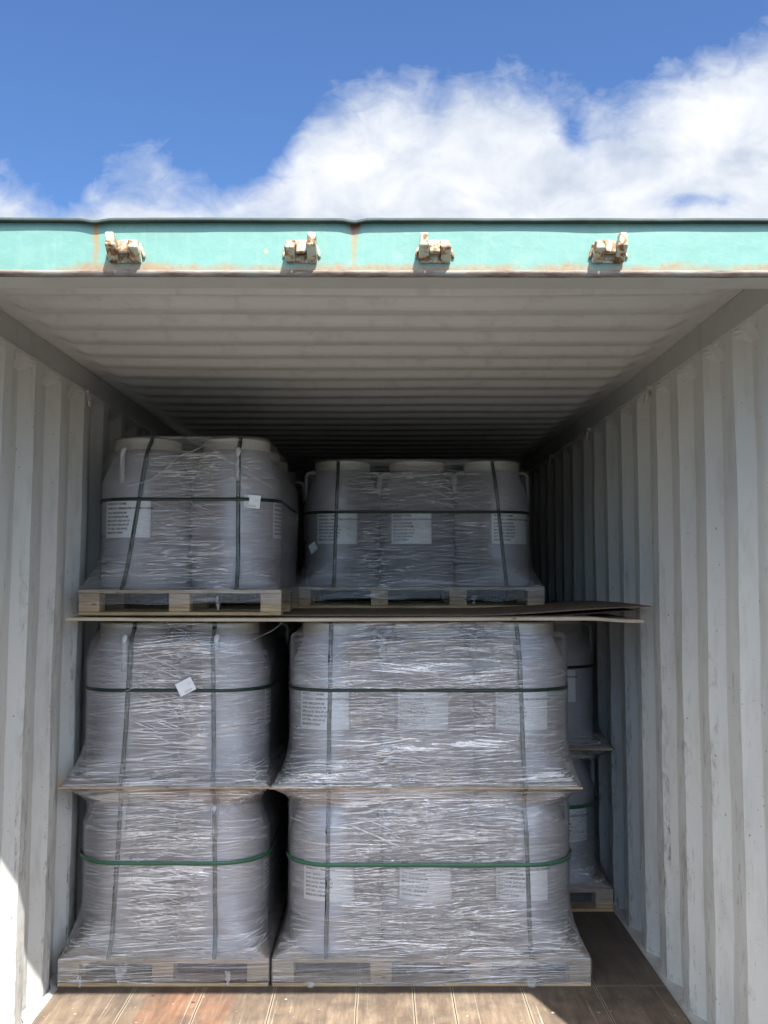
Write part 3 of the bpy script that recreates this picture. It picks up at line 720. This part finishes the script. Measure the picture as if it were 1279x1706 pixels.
# ------------------------------------------------------------------ a wrapped load
class Load:
    """footprint, tiers and the envelope of the film round them"""
    def __init__(s, nm, x0, x1, y0, y1, z, nx, ny, tiers, seed, sheet_rect=None, film_low=0.004):
        s.nm = nm; s.x0, s.x1, s.y0, s.y1, s.z = x0, x1, y0, y1, z
        s.cx, s.cy = (x0 + x1) / 2, (y0 + y1) / 2; s.nx, s.ny = nx, ny; s.tiers = tiers; s.seed = seed; s.low = film_low
        s.sx = []; s.lx = [[], []]; s.base = [z + 0.100] + ([z + 0.749] if tiers == 2 else [])
        s.zs = z + 0.742
        s.sr = sheet_rect or (x0 - 0.004, x1 + 0.004, y0 - 0.004, y1 + 0.004)
        s.top = s.base[-1] + DH
    def Rf(s, t_, wide=False):
        if wide:     # film stretched over the outstanding handles
            if t_ < 0.535: return DR + 0.006
            if t_ < 0.60: return lerp(DR + 0.006, 0.145, ((t_ - 0.535) / 0.065) ** 1.5)
            return 0.145
        if t_ < 0.46: return DR + 0.004
        if t_ < 0.60: return lerp(DR + 0.004, 0.141, ((t_ - 0.46) / 0.14) ** 1.35)
        return 0.141
    def env(s, z):
        """centre x, centre y, half x, half y, corner radius, looseness"""
        k = 1 if (s.tiers == 2 and z > s.zs) else 0
        t_ = z - s.base[k]
        if s.tiers == 2 and k == 0: t_ = min(t_, 0.56)
        rx = s.Rf(t_, s.nx == 3); ry = s.Rf(t_, s.nx == 2)
        hx = (s.nx - 1) * SP / 2 + rx; hy = (s.ny - 1) * SP / 2 + ry; cx, cy_, r = s.cx, s.cy, min(rx, ry)
        w_ = 0.0; tgt = None
        pr = (s.x0 - 0.003, s.x1 + 0.003, s.y0 - 0.003, s.y1 + 0.003)
        zp = s.z + 0.101
        if z <= zp: w_, tgt = 1.0, pr
        elif z < zp + 0.17: w_, tgt = (1 - (z - zp) / 0.17) ** 2.6, pr
        if s.tiers == 2:
            if s.zs - 0.13 < z <= s.zs: w_, tgt = (1 - (s.zs - z) / 0.13) ** 2.8, s.sr
            elif s.zs < z < s.zs + 0.17: w_, tgt = (1 - (z - s.zs) / 0.17) ** 2.8, s.sr
        if tgt:
            tcx, tcy = (tgt[0] + tgt[1]) / 2, (tgt[2] + tgt[3]) / 2; thx, thy = (tgt[1] - tgt[0]) / 2, (tgt[3] - tgt[2]) / 2
            cx = lerp(cx, tcx, w_); cy_ = lerp(cy_, tcy, w_); hx = lerp(hx, thx, w_); hy = lerp(hy, thy, w_); r = lerp(r, 0.006, w_ ** 0.6)
        return cx, cy_, hx, hy, r
    def ring(s, z, off=0.0, nf=90, ns=26, nc=14):
        """points round the envelope, starting at the middle of the back; same count for every z"""
        cx, cy_, hx, hy, r = s.env(z); hx += off; hy += off; r = max(r + off, 0.002)
        P = []
        def side(a, b, n): 
            for i in range(n): k = i / n; P.append((lerp(a[0], b[0], k), lerp(a[1], b[1], k)))
        def arc(ox, oy, a0, n):
            for i in range(n): a = a0 + PI / 2 * i / n; P.append((ox + r * math.cos(a), oy + r * math.sin(a)))
        # counter-clockwise: front side runs +x
        arc(cx - hx + r, cy_ - hy + r, PI, nc); side((cx - hx + r, cy_ - hy), (cx + hx - r, cy_ - hy), nf)
        arc(cx + hx - r, cy_ - hy + r, -PI / 2, nc); side((cx + hx, cy_ - hy + r), (cx + hx, cy_ + hy - r), ns)
        arc(cx + hx - r, cy_ + hy - r, 0, nc); side((cx + hx - r, cy_ + hy), (cx - hx + r, cy_ + hy), ns)
        arc(cx - hx + r, cy_ + hy - r, PI / 2, nc); side((cx - hx, cy_ + hy - r), (cx - hx, cy_ - hy + r), ns)
        return P
    def front(s, x, z, off=0.0):
        cx, cy_, hx, hy, r = s.env(z); dxx = abs(x - cx)
        if dxx <= hx - r: return cy_ - hy - off
        q = min(dxx - (hx - r), r); return cy_ - hy + r - math.sqrt(max(0, r * r - q * q)) - off
    def film(s, mt, label, top_open=0.02):
        zs = []; z = s.z + s.low
        while z < s.top + 0.004: zs.append(z); z += 0.0085
        if s.tiers == 2: zs += [s.zs - 0.001, s.zs + 0.001, s.zs + 0.007]
        zs += [s.z + 0.1005, s.z + 0.1035]; zs = sorted(zs)
        rings = [s.ring(z) for z in zs]; N = len(rings[0])
        m_ = MB(); span = []; uvs = []
        per = [0.0]
        ref = s.ring(s.base[0] + 0.3)
        for i in range(1, N + 1): a, b = ref[i - 1], ref[i % N]; per.append(per[-1] + math.hypot(a[0] - b[0], a[1] - b[1]))
        sd = s.seed
        nclose = 5
        for j in range(len(zs) + nclose):
            jj = min(j, len(zs) - 1); z = zs[jj]; P = rings[jj]
            for i in range(N):
                x, y = P[i]; a, b = P[i - 1], P[(i + 1) % N]
                tx, ty = b[0] - a[0], b[1] - a[1]; ln = math.hypot(tx, ty) or 1; nx_, ny_ = ty / ln, -tx / ln
                # pulled folds: long, nearly horizontal ripples, plus tension fans near the flares
                pr = per[i]
                rip = 0.0022 * abs(nz(pr * 2.2, z * 34 + 3 * nz(pr * 1.1, z * 2, sd), sd)) + 0.0012 * abs(nz(pr * 7, z * 80, sd + 3))
                lf = 0.0035 * nz(pr * 2.5, z * 4, sd + 6)
                edge = abs(z - (s.z + 0.10)) < 0.006 or (s.tiers == 2 and abs(z - s.zs) < 0.008)
                k = 0.25 if edge else 1.0
                o_ = (rip + max(0, lf)) * k
                zz = z
                xx, yy = x + nx_ * o_, y + ny_ * o_
                if jj == 0: zz += 0.035 * max(0, nz(pr * 5, sd, 1)) + 0.01 * nz(pr * 17, sd, 2)
                if j >= len(zs):   # film gathered in over the lids
                    q = (j - len(zs) + 1) / nclose
                    cx, cy_, hx, hy, r = s.env(z)
                    ddx, ddy = cx - x, cy_ - y; dl = math.hypot(ddx, ddy)
                    xx += ddx / dl * 0.09 * q; yy += ddy / dl * 0.09 * q
                    zz = s.top + 0.006 + 0.010 * nz(pr * 6, q * 2, sd + 4) * q + 0.004 * q
                    if s.tiers == 2: zz = min(zz, s.top + 0.010 * 0.3)
                elif jj > len(zs) - 6 and s.tiers == 1:
                    zz += 0.010 * nz(pr * 5, sd, 9) * (jj - len(zs) + 6) / 5
                m_.v.append((xx, yy, zz)); uvs.append((pr, zz))
                # how far from the nearest drum
                kk = 1 if (s.tiers == 2 and z > s.zs) else 0
                best = 9
                for gx in range(s.nx):
                    dxc = x - (s.cx + (gx - (s.nx - 1) / 2) * SP)
                    for gy in (0, s.ny - 1):
                        dyc = y - (s.cy + (gy - (s.ny - 1) / 2) * SP)
                        best = min(best, math.hypot(dxc, dyc) - DR)
                tt = z - s.base[kk]
                sp = best / 0.06
                cx, cy_, hx, hy, r = s.env(z)
                fk = sst((hx - DR * 1.05 + 0.03 * nz(z * 6, sd) - abs(x - cx)) / 0.07)
                sp = lerp(0.10 + min(1, sp) * 0.30, 0.86 - 0.36 * min(1, sp * 0.8), fk)
                for xs_k in s.sx:
                    if abs(x - lerp(xs_k[0], xs_k[1], (s.top - z) / (s.top - s.z - 0.1))) < 0.011 and y < s.cy: sp *= 0.30
                if 0.20 < tt < 0.36 and y < s.cy:
                    for lx in s.lx[kk]:
                        if abs(x - lx) < 0.103: sp *= 0.30
                if z < s.z + 0.1: sp = 0.13
                elif z < s.z + 0.17: sp *= lerp(0.3, 1, (z - s.z - 0.1) / 0.07)
                if z > s.top - 0.06: sp *= 0.35
                if s.tiers == 2 and 0.010 < abs(z - s.zs) < 0.10: sp = min(1, sp + 0.40 * max(0, 1 - abs(abs(z - s.zs) - 0.045) / 0.05))
                if s.tiers == 2 and abs(z - s.zs) < 0.03: sp *= lerp(0.6, 1, abs(z - s.zs) / 0.03)
                span.append(max(0, min(1, sp + 0.25 * nz(pr * 3, z * 3, sd))))
        for j in range(len(zs) + nclose - 1):
            for i in range(N):
                k = (i + 1) % N; m_.quad(j * N + i, j * N + k, (j + 1) * N + k, (j + 1) * N + i, 0, True)
        o = m_.build('stretch_wrap', mt); me = o.data
        at = me.attributes.new('span', 'FLOAT', 'POINT'); at.data.foreach_set('value', span)
        ul = me.uv_layers.new(name='UVMap'); 
        dat = [0.0] * (len(me.loops) * 2)
        for p in me.polygons:
            us = [uvs[me.loops[li].vertex_index] for li in p.loop_indices]
            wrapx = max(q[0] for q in us) - min(q[0] for q in us) > per[-1] / 2
            for li, q in zip(p.loop_indices, us):
                dat[2 * li] = q[0] + (per[-1] if wrapx and q[0] < per[-1] / 2 else 0); dat[2 * li + 1] = q[1]
        ul.data.foreach_set('uv', dat)
        tag(o, label, 'stretch wrap', 'clear film round the loads'); s.fo = o
        return o
    def rope(s, pts, rad=0.0022):
        """bunched film strand lying on the outside of the wrap; pts are (x, z)"""
        P = []
        for (x0_, z0_), (x1_, z1_) in zip(pts[:-1], pts[1:]):
            n = max(4, int(math.hypot(x1_ - x0_, z1_ - z0_) / 0.012))
            for i in range(n): k = i / n; x, z = lerp(x0_, x1_, k), lerp(z0_, z1_, k); z -= 0.006 * math.sin(PI * k); P.append((x, s.front(x, z, 0.0065), z + 0.0012 * nz(x * 40, z * 40)))
        x, z = pts[-1]; P.append((x, s.front(x, z, 0.0065), z))
        m_ = MB(); m_.tube(P, lambda k: rad * (0.7 + 0.6 * abs(nz(k * 25, s.seed, 2))), 6); m_.build('film_strand', M_rope, s.fo)
    def tail(s, x, z, ln=0.05, wd=0.02):
        """loose crumpled end of film hanging down"""
        m_ = MB(); sd = x * 31
        wd *= 0.7
        def fn(i, j):
            k = j / 11; a = (i / 6 - 0.5)
            return (x + a * wd * (1 - 0.6 * k) + 0.010 * nz(k * 4, a * 2, sd) , s.front(x, max(z, s.z + 0.02), 0.008) - 0.010 * abs(nz(k * 5 + a * 4, 2, sd)) - 0.004 * k, z - ln * k + 0.006 * nz(a * 6, k * 3, sd))
        m_.grid(fn, 7, 12); m_.build('film_tail', M_rope, s.fo)
    def sticker(s, x, z, rot, w_=0.068, h_=0.053, face=0.0):
        m_ = MB(); org = Vector((x, s.front(x, z, 0.0085), z)); from mathutils import Matrix
        Mx = Matrix.Rotation(R(face), 3, 'Z') @ Matrix.Rotation(-R(rot), 3, 'Y')
        def pt(a, b, o_=0.0): return tuple(org + Mx @ Vector((a, -o_ - 0.002 * math.sin(a * 60) , b)))
        m_.grid(lambda i, j: pt(-w_ / 2 + w_ * i / 6, -h_ / 2 + h_ * j / 4), 7, 5)
        # a faint address line in small print and two grey rules
        def rule(a0, a1, b0, b1):
            n0 = len(m_.v); m_.v += [pt(a0, b0, 0.0008), pt(a1, b0, 0.0008), pt(a1, b1, 0.0008), pt(a0, b1, 0.0008)]; m_.quad(n0, n0 + 1, n0 + 2, n0 + 3, 1)
        for r0 in (-0.0155, -0.0195): 
            a = -0.012
            while a < 0.018: wd = random.uniform(0.0012, 0.0035); rule(a, a + wd, r0 - 0.0009, r0 + 0.0009); a += wd + 0.0007
        for r0 in (0.008, 0.003):
            a = 0.012
            while a < 0.026: wd = random.uniform(0.001, 0.003); rule(a, a + wd, r0 - 0.0006, r0 + 0.0006); a += wd + 0.0008
        o = m_.build('sticker', [M_paper, M_ink2], s.fo); o['label'] = 'small white paper sticker stuck on the film'
    def vstrap(s, xt, xb, label, zb=None, inside=0.0006):
        wd = 0.0085; pts = []; z = s.top - 0.0; zb = s.z + 0.10 if zb is None else zb
        n = int((z - zb) / 0.012)
        P = []
        cx, cy_, hx, hy, r = s.env(s.top - 0.004)
        P.append((xt, cy_ + hy - 0.02, s.top + 0.0015)); P.append((xt, cy_, s.top + 0.0015)); P.append((xt, s.front(xt, s.top - 0.003) + 0.012, s.top + 0.0015))
        for i in range(n + 1):
            k = i / n; zz = lerp(s.top - 0.003, zb, k); xx = lerp(xt, xb, k) + 0.0015 * nz(zz * 8, xt * 5)
            P.append((xx, s.front(xx, zz) + inside, zz))
        m_ = MB(); b = len(P)
        m_.grid(lambda i, j: (P[j][0] + (-wd if i == 0 else wd), P[j][1], P[j][2]), 2, b)
        o = m_.build('green_strap', M_strapd)
        sm = o.modifiers.new('thickness', 'SOLIDIFY'); sm.thickness = 0.0009; sm.offset = 0
        return tag(o, label, 'strap', 'green straps round the loads')
    def hstrap(s, z, label, outside=False):
        wd = 0.0078 if outside else 0.0066; off = 0.0075 if outside else 0.0019
        R_ = s.ring(z, off, 60, 30, 12); N = len(R_); m_ = MB()
        def fn(i, j):
            x, y = R_[i]; zz = z + 0.0025 * nz(x * 2.5, y * 2.5, s.seed + 8)
            return (x, y, zz + (-wd if j == 0 else wd))
        m_.grid(fn, N, 2, closeu=True); o = m_.build('green_strap', M_strap if outside else M_strapd)
        sm = o.modifiers.new('thickness', 'SOLIDIFY'); sm.thickness = 0.0009; sm.offset = 0
        return tag(o, label, 'strap', 'green straps round the loads')
    def drums(s, spec, where):
        """spec: {(tier, col): (handle angle, label angle, label text)} for the front row, rest hidden behind"""
        for k, zb in enumerate(s.base):
            for gy in range(s.ny):
                for gx in range(s.nx):
                    x = s.cx + (gx - (s.nx - 1) / 2) * SP; y = s.cy + (gy - (s.ny - 1) / 2) * SP
                    if gy == 0 and (k, gx) in spec:
                        ha, la, tx = spec[(k, gx)]; drum(x, y, zb, ha, la, tx, 'drums in ' + where)
                    elif gy > 0 or spec.get('all'):
                        drum(x, y, zb, random.choice((0, 90, 20, 70)), None, spec['hid'], 'hidden drums in ' + where)

ZP = 1.399   # top of the plywood that carries the upper loads
A = Load('A', -1.160, -0.358, 1.50, 2.70, 0.0, 2, 3, 2, 1.3, (-1.172, -0.352, 1.490, 2.71), 0.006)
B = Load('B', -0.345, 0.868, 1.50, 2.28, 0.0, 3, 2, 2, 5.9, (-0.360, 0.842, 1.480, 2.29), 0.004)
Cc = Load('C', -0.052, 1.148, 2.30, 3.10, 0.0, 3, 2, 2, 9.2, (-0.06, 1.165, 2.292, 3.11), 0.03)
D = Load('D', -1.125, -0.325, 1.545, 2.745, ZP, 2, 3, 1, 12.7, None, 0.040)
E = Load('E', -0.350, 0.850, 2.34, 3.14, ZP, 3, 2, 1, 17.1, None, 0.035)
G = Load('G', -1.13, -0.330, 2.80, 4.00, ZP, 2, 3, 1, 23.3, None, 0.035)

pallet(A.x0, A.x1, A.y0, A.y1, 0.0, 'pallet on the container floor under the narrower left stack, film torn over its openings', (3, 4))
pallet(B.x0, B.x1, B.y0, B.y1, 0.0, 'wide pallet on the container floor under the three-drum-wide front stack', (4, 3))
pallet(Cc.x0, Cc.x1, Cc.y0, Cc.y1, 0.0, 'shaded pallet on the floor set back against the right wall', (4, 3))
pallet(D.x0, D.x1, D.y0, D.y1, ZP, 'pale pallet on the plywood under the upper left load, open fork gaps', (3, 4))
pallet(E.x0, E.x1, E.y0, E.y1, ZP, 'dark pallet on the plywood under the upper right load', (4, 3))
pallet(G.x0, G.x1, G.y0, G.y1, ZP, 'pallet on the plywood behind the upper left load, mostly in darkness', (3, 4))

sheet('slip_sheet', A.sr[0], A.sr[1], A.sr[2], A.sr[3], 0.735, 0.006, M_board, 'brown slip sheet under film halfway up the left front stack', 'slip sheet', lambda x, y: 0.004)
sheet('slip_sheet', B.sr[0], B.sr[1], B.sr[2], B.sr[3], 0.735, 0.006, M_board, 'brown slip sheet under film halfway up the wide front stack', 'slip sheet', lambda x, y: 0.004)
sheet('slip_sheet', Cc.sr[0], Cc.sr[1] - 0.012, Cc.sr[2], Cc.sr[3], 0.735, 0.006, M_board, 'brown slip sheet in the shaded stack by the right wall', 'slip sheet', lambda x, y: 0.004)
def dr(x, y):
    return -0.010 * sst((x - 0.86) / 0.20) - 0.002 * math.sin((x + 1) * 2.3)
sheet('plywood_sheet', -1.150, 1.088, 1.475, 4.06, 1.3805, 0.0105, M_ply, 'long thin plywood sheet spanning both front stacks under the upper pallets', 'plywood sheet', dr, 90, 30, 0.001)
def dc(x, y):
    return 0.036 * sst((x - 0.40) / 0.80) ** 1.0 - 0.006 * sst((y - 2.0) / 0.6) * sst((x - .4) / .7)
sheet('cardboard_sheet', -0.345, 1.150, 1.60, 2.58, 1.3935, 0.0052, M_cardb, 'dark corrugated cardboard sheet lying on the plywood, right end curling up at the wall', 'cardboard sheet', dc, 60, 24, 0.0006)
def df(x, y):
    return 0.024 * sst((x - 0.62) / 0.5)
sheet('cardboard_sheet', 0.62, 1.115, 1.66, 2.33, 1.3925, 0.004, M_cardb, 'folded cardboard flap between plywood edge and the curling cardboard above', 'cardboard sheet', lambda x, y: -0.003 + 0.022 * sst((x - 0.72) / 0.42), 30, 12, 0.0005)

drumlab = 'white plastic drum, '
A.drums({(0, 0): (95, None, drumlab + 'bottom tier far left of the left front stack'),
         (0, 1): (88, 98, drumlab + 'bottom tier of the left stack, beside the wide stack'),
         (1, 0): (92, None, drumlab + 'upper tier far left of the left front stack, under the plywood'),
         (1, 1): (88, 98, drumlab + 'upper tier of the left stack, beside the wide stack'),
         'hid': 'white plastic drum in the rows behind the front drums of the left floor stack'}, 'the left floor stack')
B.drums({(0, 0): (5, -7, drumlab + 'bottom tier, leftmost of three in the wide front stack'),
         (0, 1): (-4, -8, drumlab + 'bottom tier, middle of three in the wide front stack'),
         (0, 2): (3, -8, drumlab + 'bottom tier, rightmost of three in the wide front stack'),
         (1, 0): (-3, -14, drumlab + 'upper tier, leftmost of three in the wide front stack'),
         (1, 1): (4, -10, drumlab + 'upper tier, middle of three in the wide front stack'),
         (1, 2): (0, -6, drumlab + 'upper tier, rightmost of three in the wide front stack, handle showing'),
         'hid': 'white plastic drum in the row behind the front drums of the wide floor stack'}, 'the wide floor stack')
Cc.drums({(0, 0): (0, None, 'drum hidden behind wide stack, bottom tier, left of the shaded stack'), (0, 1): (0, None, 'drum hidden behind wide stack, bottom tier, middle of the shaded stack'),
          (0, 2): (0, 8, 'shaded plastic drum with label, bottom tier beside the right wall'),
          (1, 0): (0, None, 'drum behind the wide stack, upper tier, left of the shaded stack'), (1, 1): (0, None, 'drum behind the wide stack, upper tier, middle of the shaded stack'),
          (1, 2): (2, -10, 'shaded plastic drum with handle and label, upper tier beside the right wall'),
          'hid': 'plastic drum in the rear row of the shaded stack at the right wall'}, 'the shaded stack')
D.drums({(0, 0): (70, -14, drumlab + 'left of two in the upper left load, label facing out'),
         (0, 1): (100, 92, drumlab + 'right of two in the upper left load'),
         'hid': 'white plastic drum in the rows behind the front drums of the upper left load'}, 'the upper left load')
E.drums({(0, 0): (5, -7, 'dim plastic drum, leftmost of three in the upper right load'),
         (0, 1): (-3, -12, 'dim plastic drum, middle of three in the upper right load'),
         (0, 2): (3, 25, 'dim plastic drum, rightmost of three in the upper right load'),
         'hid': 'dim plastic drum in the rear row of the upper right load'}, 'the upper right load')
G.drums({(0, 0): (0, None, 'dark drum behind the upper left load, nearest the left wall'), (0, 1): (10, None, 'dark drum behind the upper left load, towards the middle of the container'),
         'hid': 'dark drum in the rear rows of the load behind the upper left load'}, 'the rear upper load')

A.sx = [(-0.908, -0.968), (-0.592, -0.566)]; B.sx = [(-0.128, -0.140), (0.606, 0.642)]; D.sx = [(-0.862, -0.955), (-0.505, -0.502)]; E.sx = [(-0.140, -0.158), (0.612, 0.672)]
B.lx = [[-0.135, 0.236, 0.61], [-0.155, 0.230, 0.615]]; D.lx = [[-0.955], []]; E.lx = [[-0.15, 0.21, 0.70], []]
A.film(M_film[0], 'clear stretch film round the left floor stack of four front drums')
B.film(M_film[1], 'shiny streaked stretch film round the wide floor stack of drums')
Cc.film(M_film[2], 'dim stretch film round the set-back stack by the right wall')
D.film(M_film[2], 'stretch film round the upper left load with white sticker')
E.film(M_film[2], 'dim stretch film round the upper right load')
G.film(M_film[2], 'dark stretch film on the load behind the upper left one')

A.vstrap(-0.908, -0.968, 'green vertical strap left on the left floor stack'); A.vstrap(-0.592, -0.566, 'green vertical strap right on the left floor stack')
B.vstrap(-0.128, -0.140, 'green vertical strap left on the wide floor stack'); B.vstrap(0.606, 0.642, 'green vertical strap right on the wide floor stack')
D.vstrap(-0.862, -0.955, 'green vertical strap left on the upper left load', ZP + 0.10); D.vstrap(-0.505, -0.502, 'green vertical strap right on the upper left load')
E.vstrap(-0.140, -0.158, 'green vertical strap left on the upper right load'); E.vstrap(0.612, 0.672, 'green vertical strap right on the upper right load')
A.hstrap(0.449, 'bright green horizontal strap outside the film, bottom tier of left stack', True)
B.hstrap(0.447, 'bright green horizontal strap outside the film, bottom tier of wide stack', True)
A.hstrap(1.108, 'green horizontal strap under film, upper tier of left stack'); B.hstrap(1.110, 'green horizontal strap under film, upper tier of wide stack')
Cc.hstrap(0.470, 'dark green horizontal strap, bottom tier of shaded stack by the wall', True); Cc.hstrap(1.120, 'dark green horizontal strap, upper tier of shaded stack by the wall')
D.hstrap(ZP + 0.462, 'green horizontal strap round the upper left load'); E.hstrap(ZP + 0.462, 'green horizontal strap round the upper right load')

def X(px, Y=3.70): return (px - 635) / 1590 * Y + 0.07
def Z(py, Y=3.70): return 1.56 + (957 - py) / 1590 * Y
def pl(Y, *p): return [(X(a, Y), Z(b, Y)) for a, b in p]
A.sticker(X(307), Z(1145), 27); D.sticker(X(416, 3.78), Z(834, 3.78), -6)
E.sticker(X(520, 4.6), Z(912, 4.6), 28, 0.05, 0.045, -38)
A.rope(pl(3.72, (268, 1036), (300, 1052), (350, 1083), (372, 1080), (430, 1062), (462, 1040)))
A.rope(pl(3.72, (186, 1158), (212, 1150), (262, 1122), (330, 1090)), 0.0018)
B.rope(pl(3.77, (555, 1092), (600, 1066), (655, 1050), (702, 1044)), 0.0017); B.rope(pl(3.77, (640, 1050), (670, 1055), (720, 1062), (790, 1050)), 0.0012)
B.rope(pl(3.70, (585, 1415), (660, 1385), (760, 1352), (850, 1322)), 0.0012)
D.rope(pl(3.86, (215, 812), (262, 796), (300, 762), (344, 740)), 0.0022); D.rope(pl(3.86, (316, 758), (360, 760), (410, 778), (452, 815)), 0.0015)
E.rope(pl(4.7, (672, 818), (705, 795), (735, 784), (800, 786)), 0.0014); E.rope(pl(4.7, (560, 850), (700, 838), (830, 822)), 0.0012)
A.tail(X(145), 0.045, 0.075, 0.020); A.tail(X(210), 0.075, 0.065, 0.060); A.tail(X(385), 0.06, 0.05, 0.03)
B.tail(X(600), 0.020, 0.045, 0.016); B.tail(X(520), 0.02, 0.03, 0.05); B.tail(X(880), 0.03, 0.04, 0.06); D.tail(X(362, 3.74), ZP + 0.075, 0.055, 0.014); E.tail(X(790, 4.54), ZP + 0.06, 0.04, 0.03)
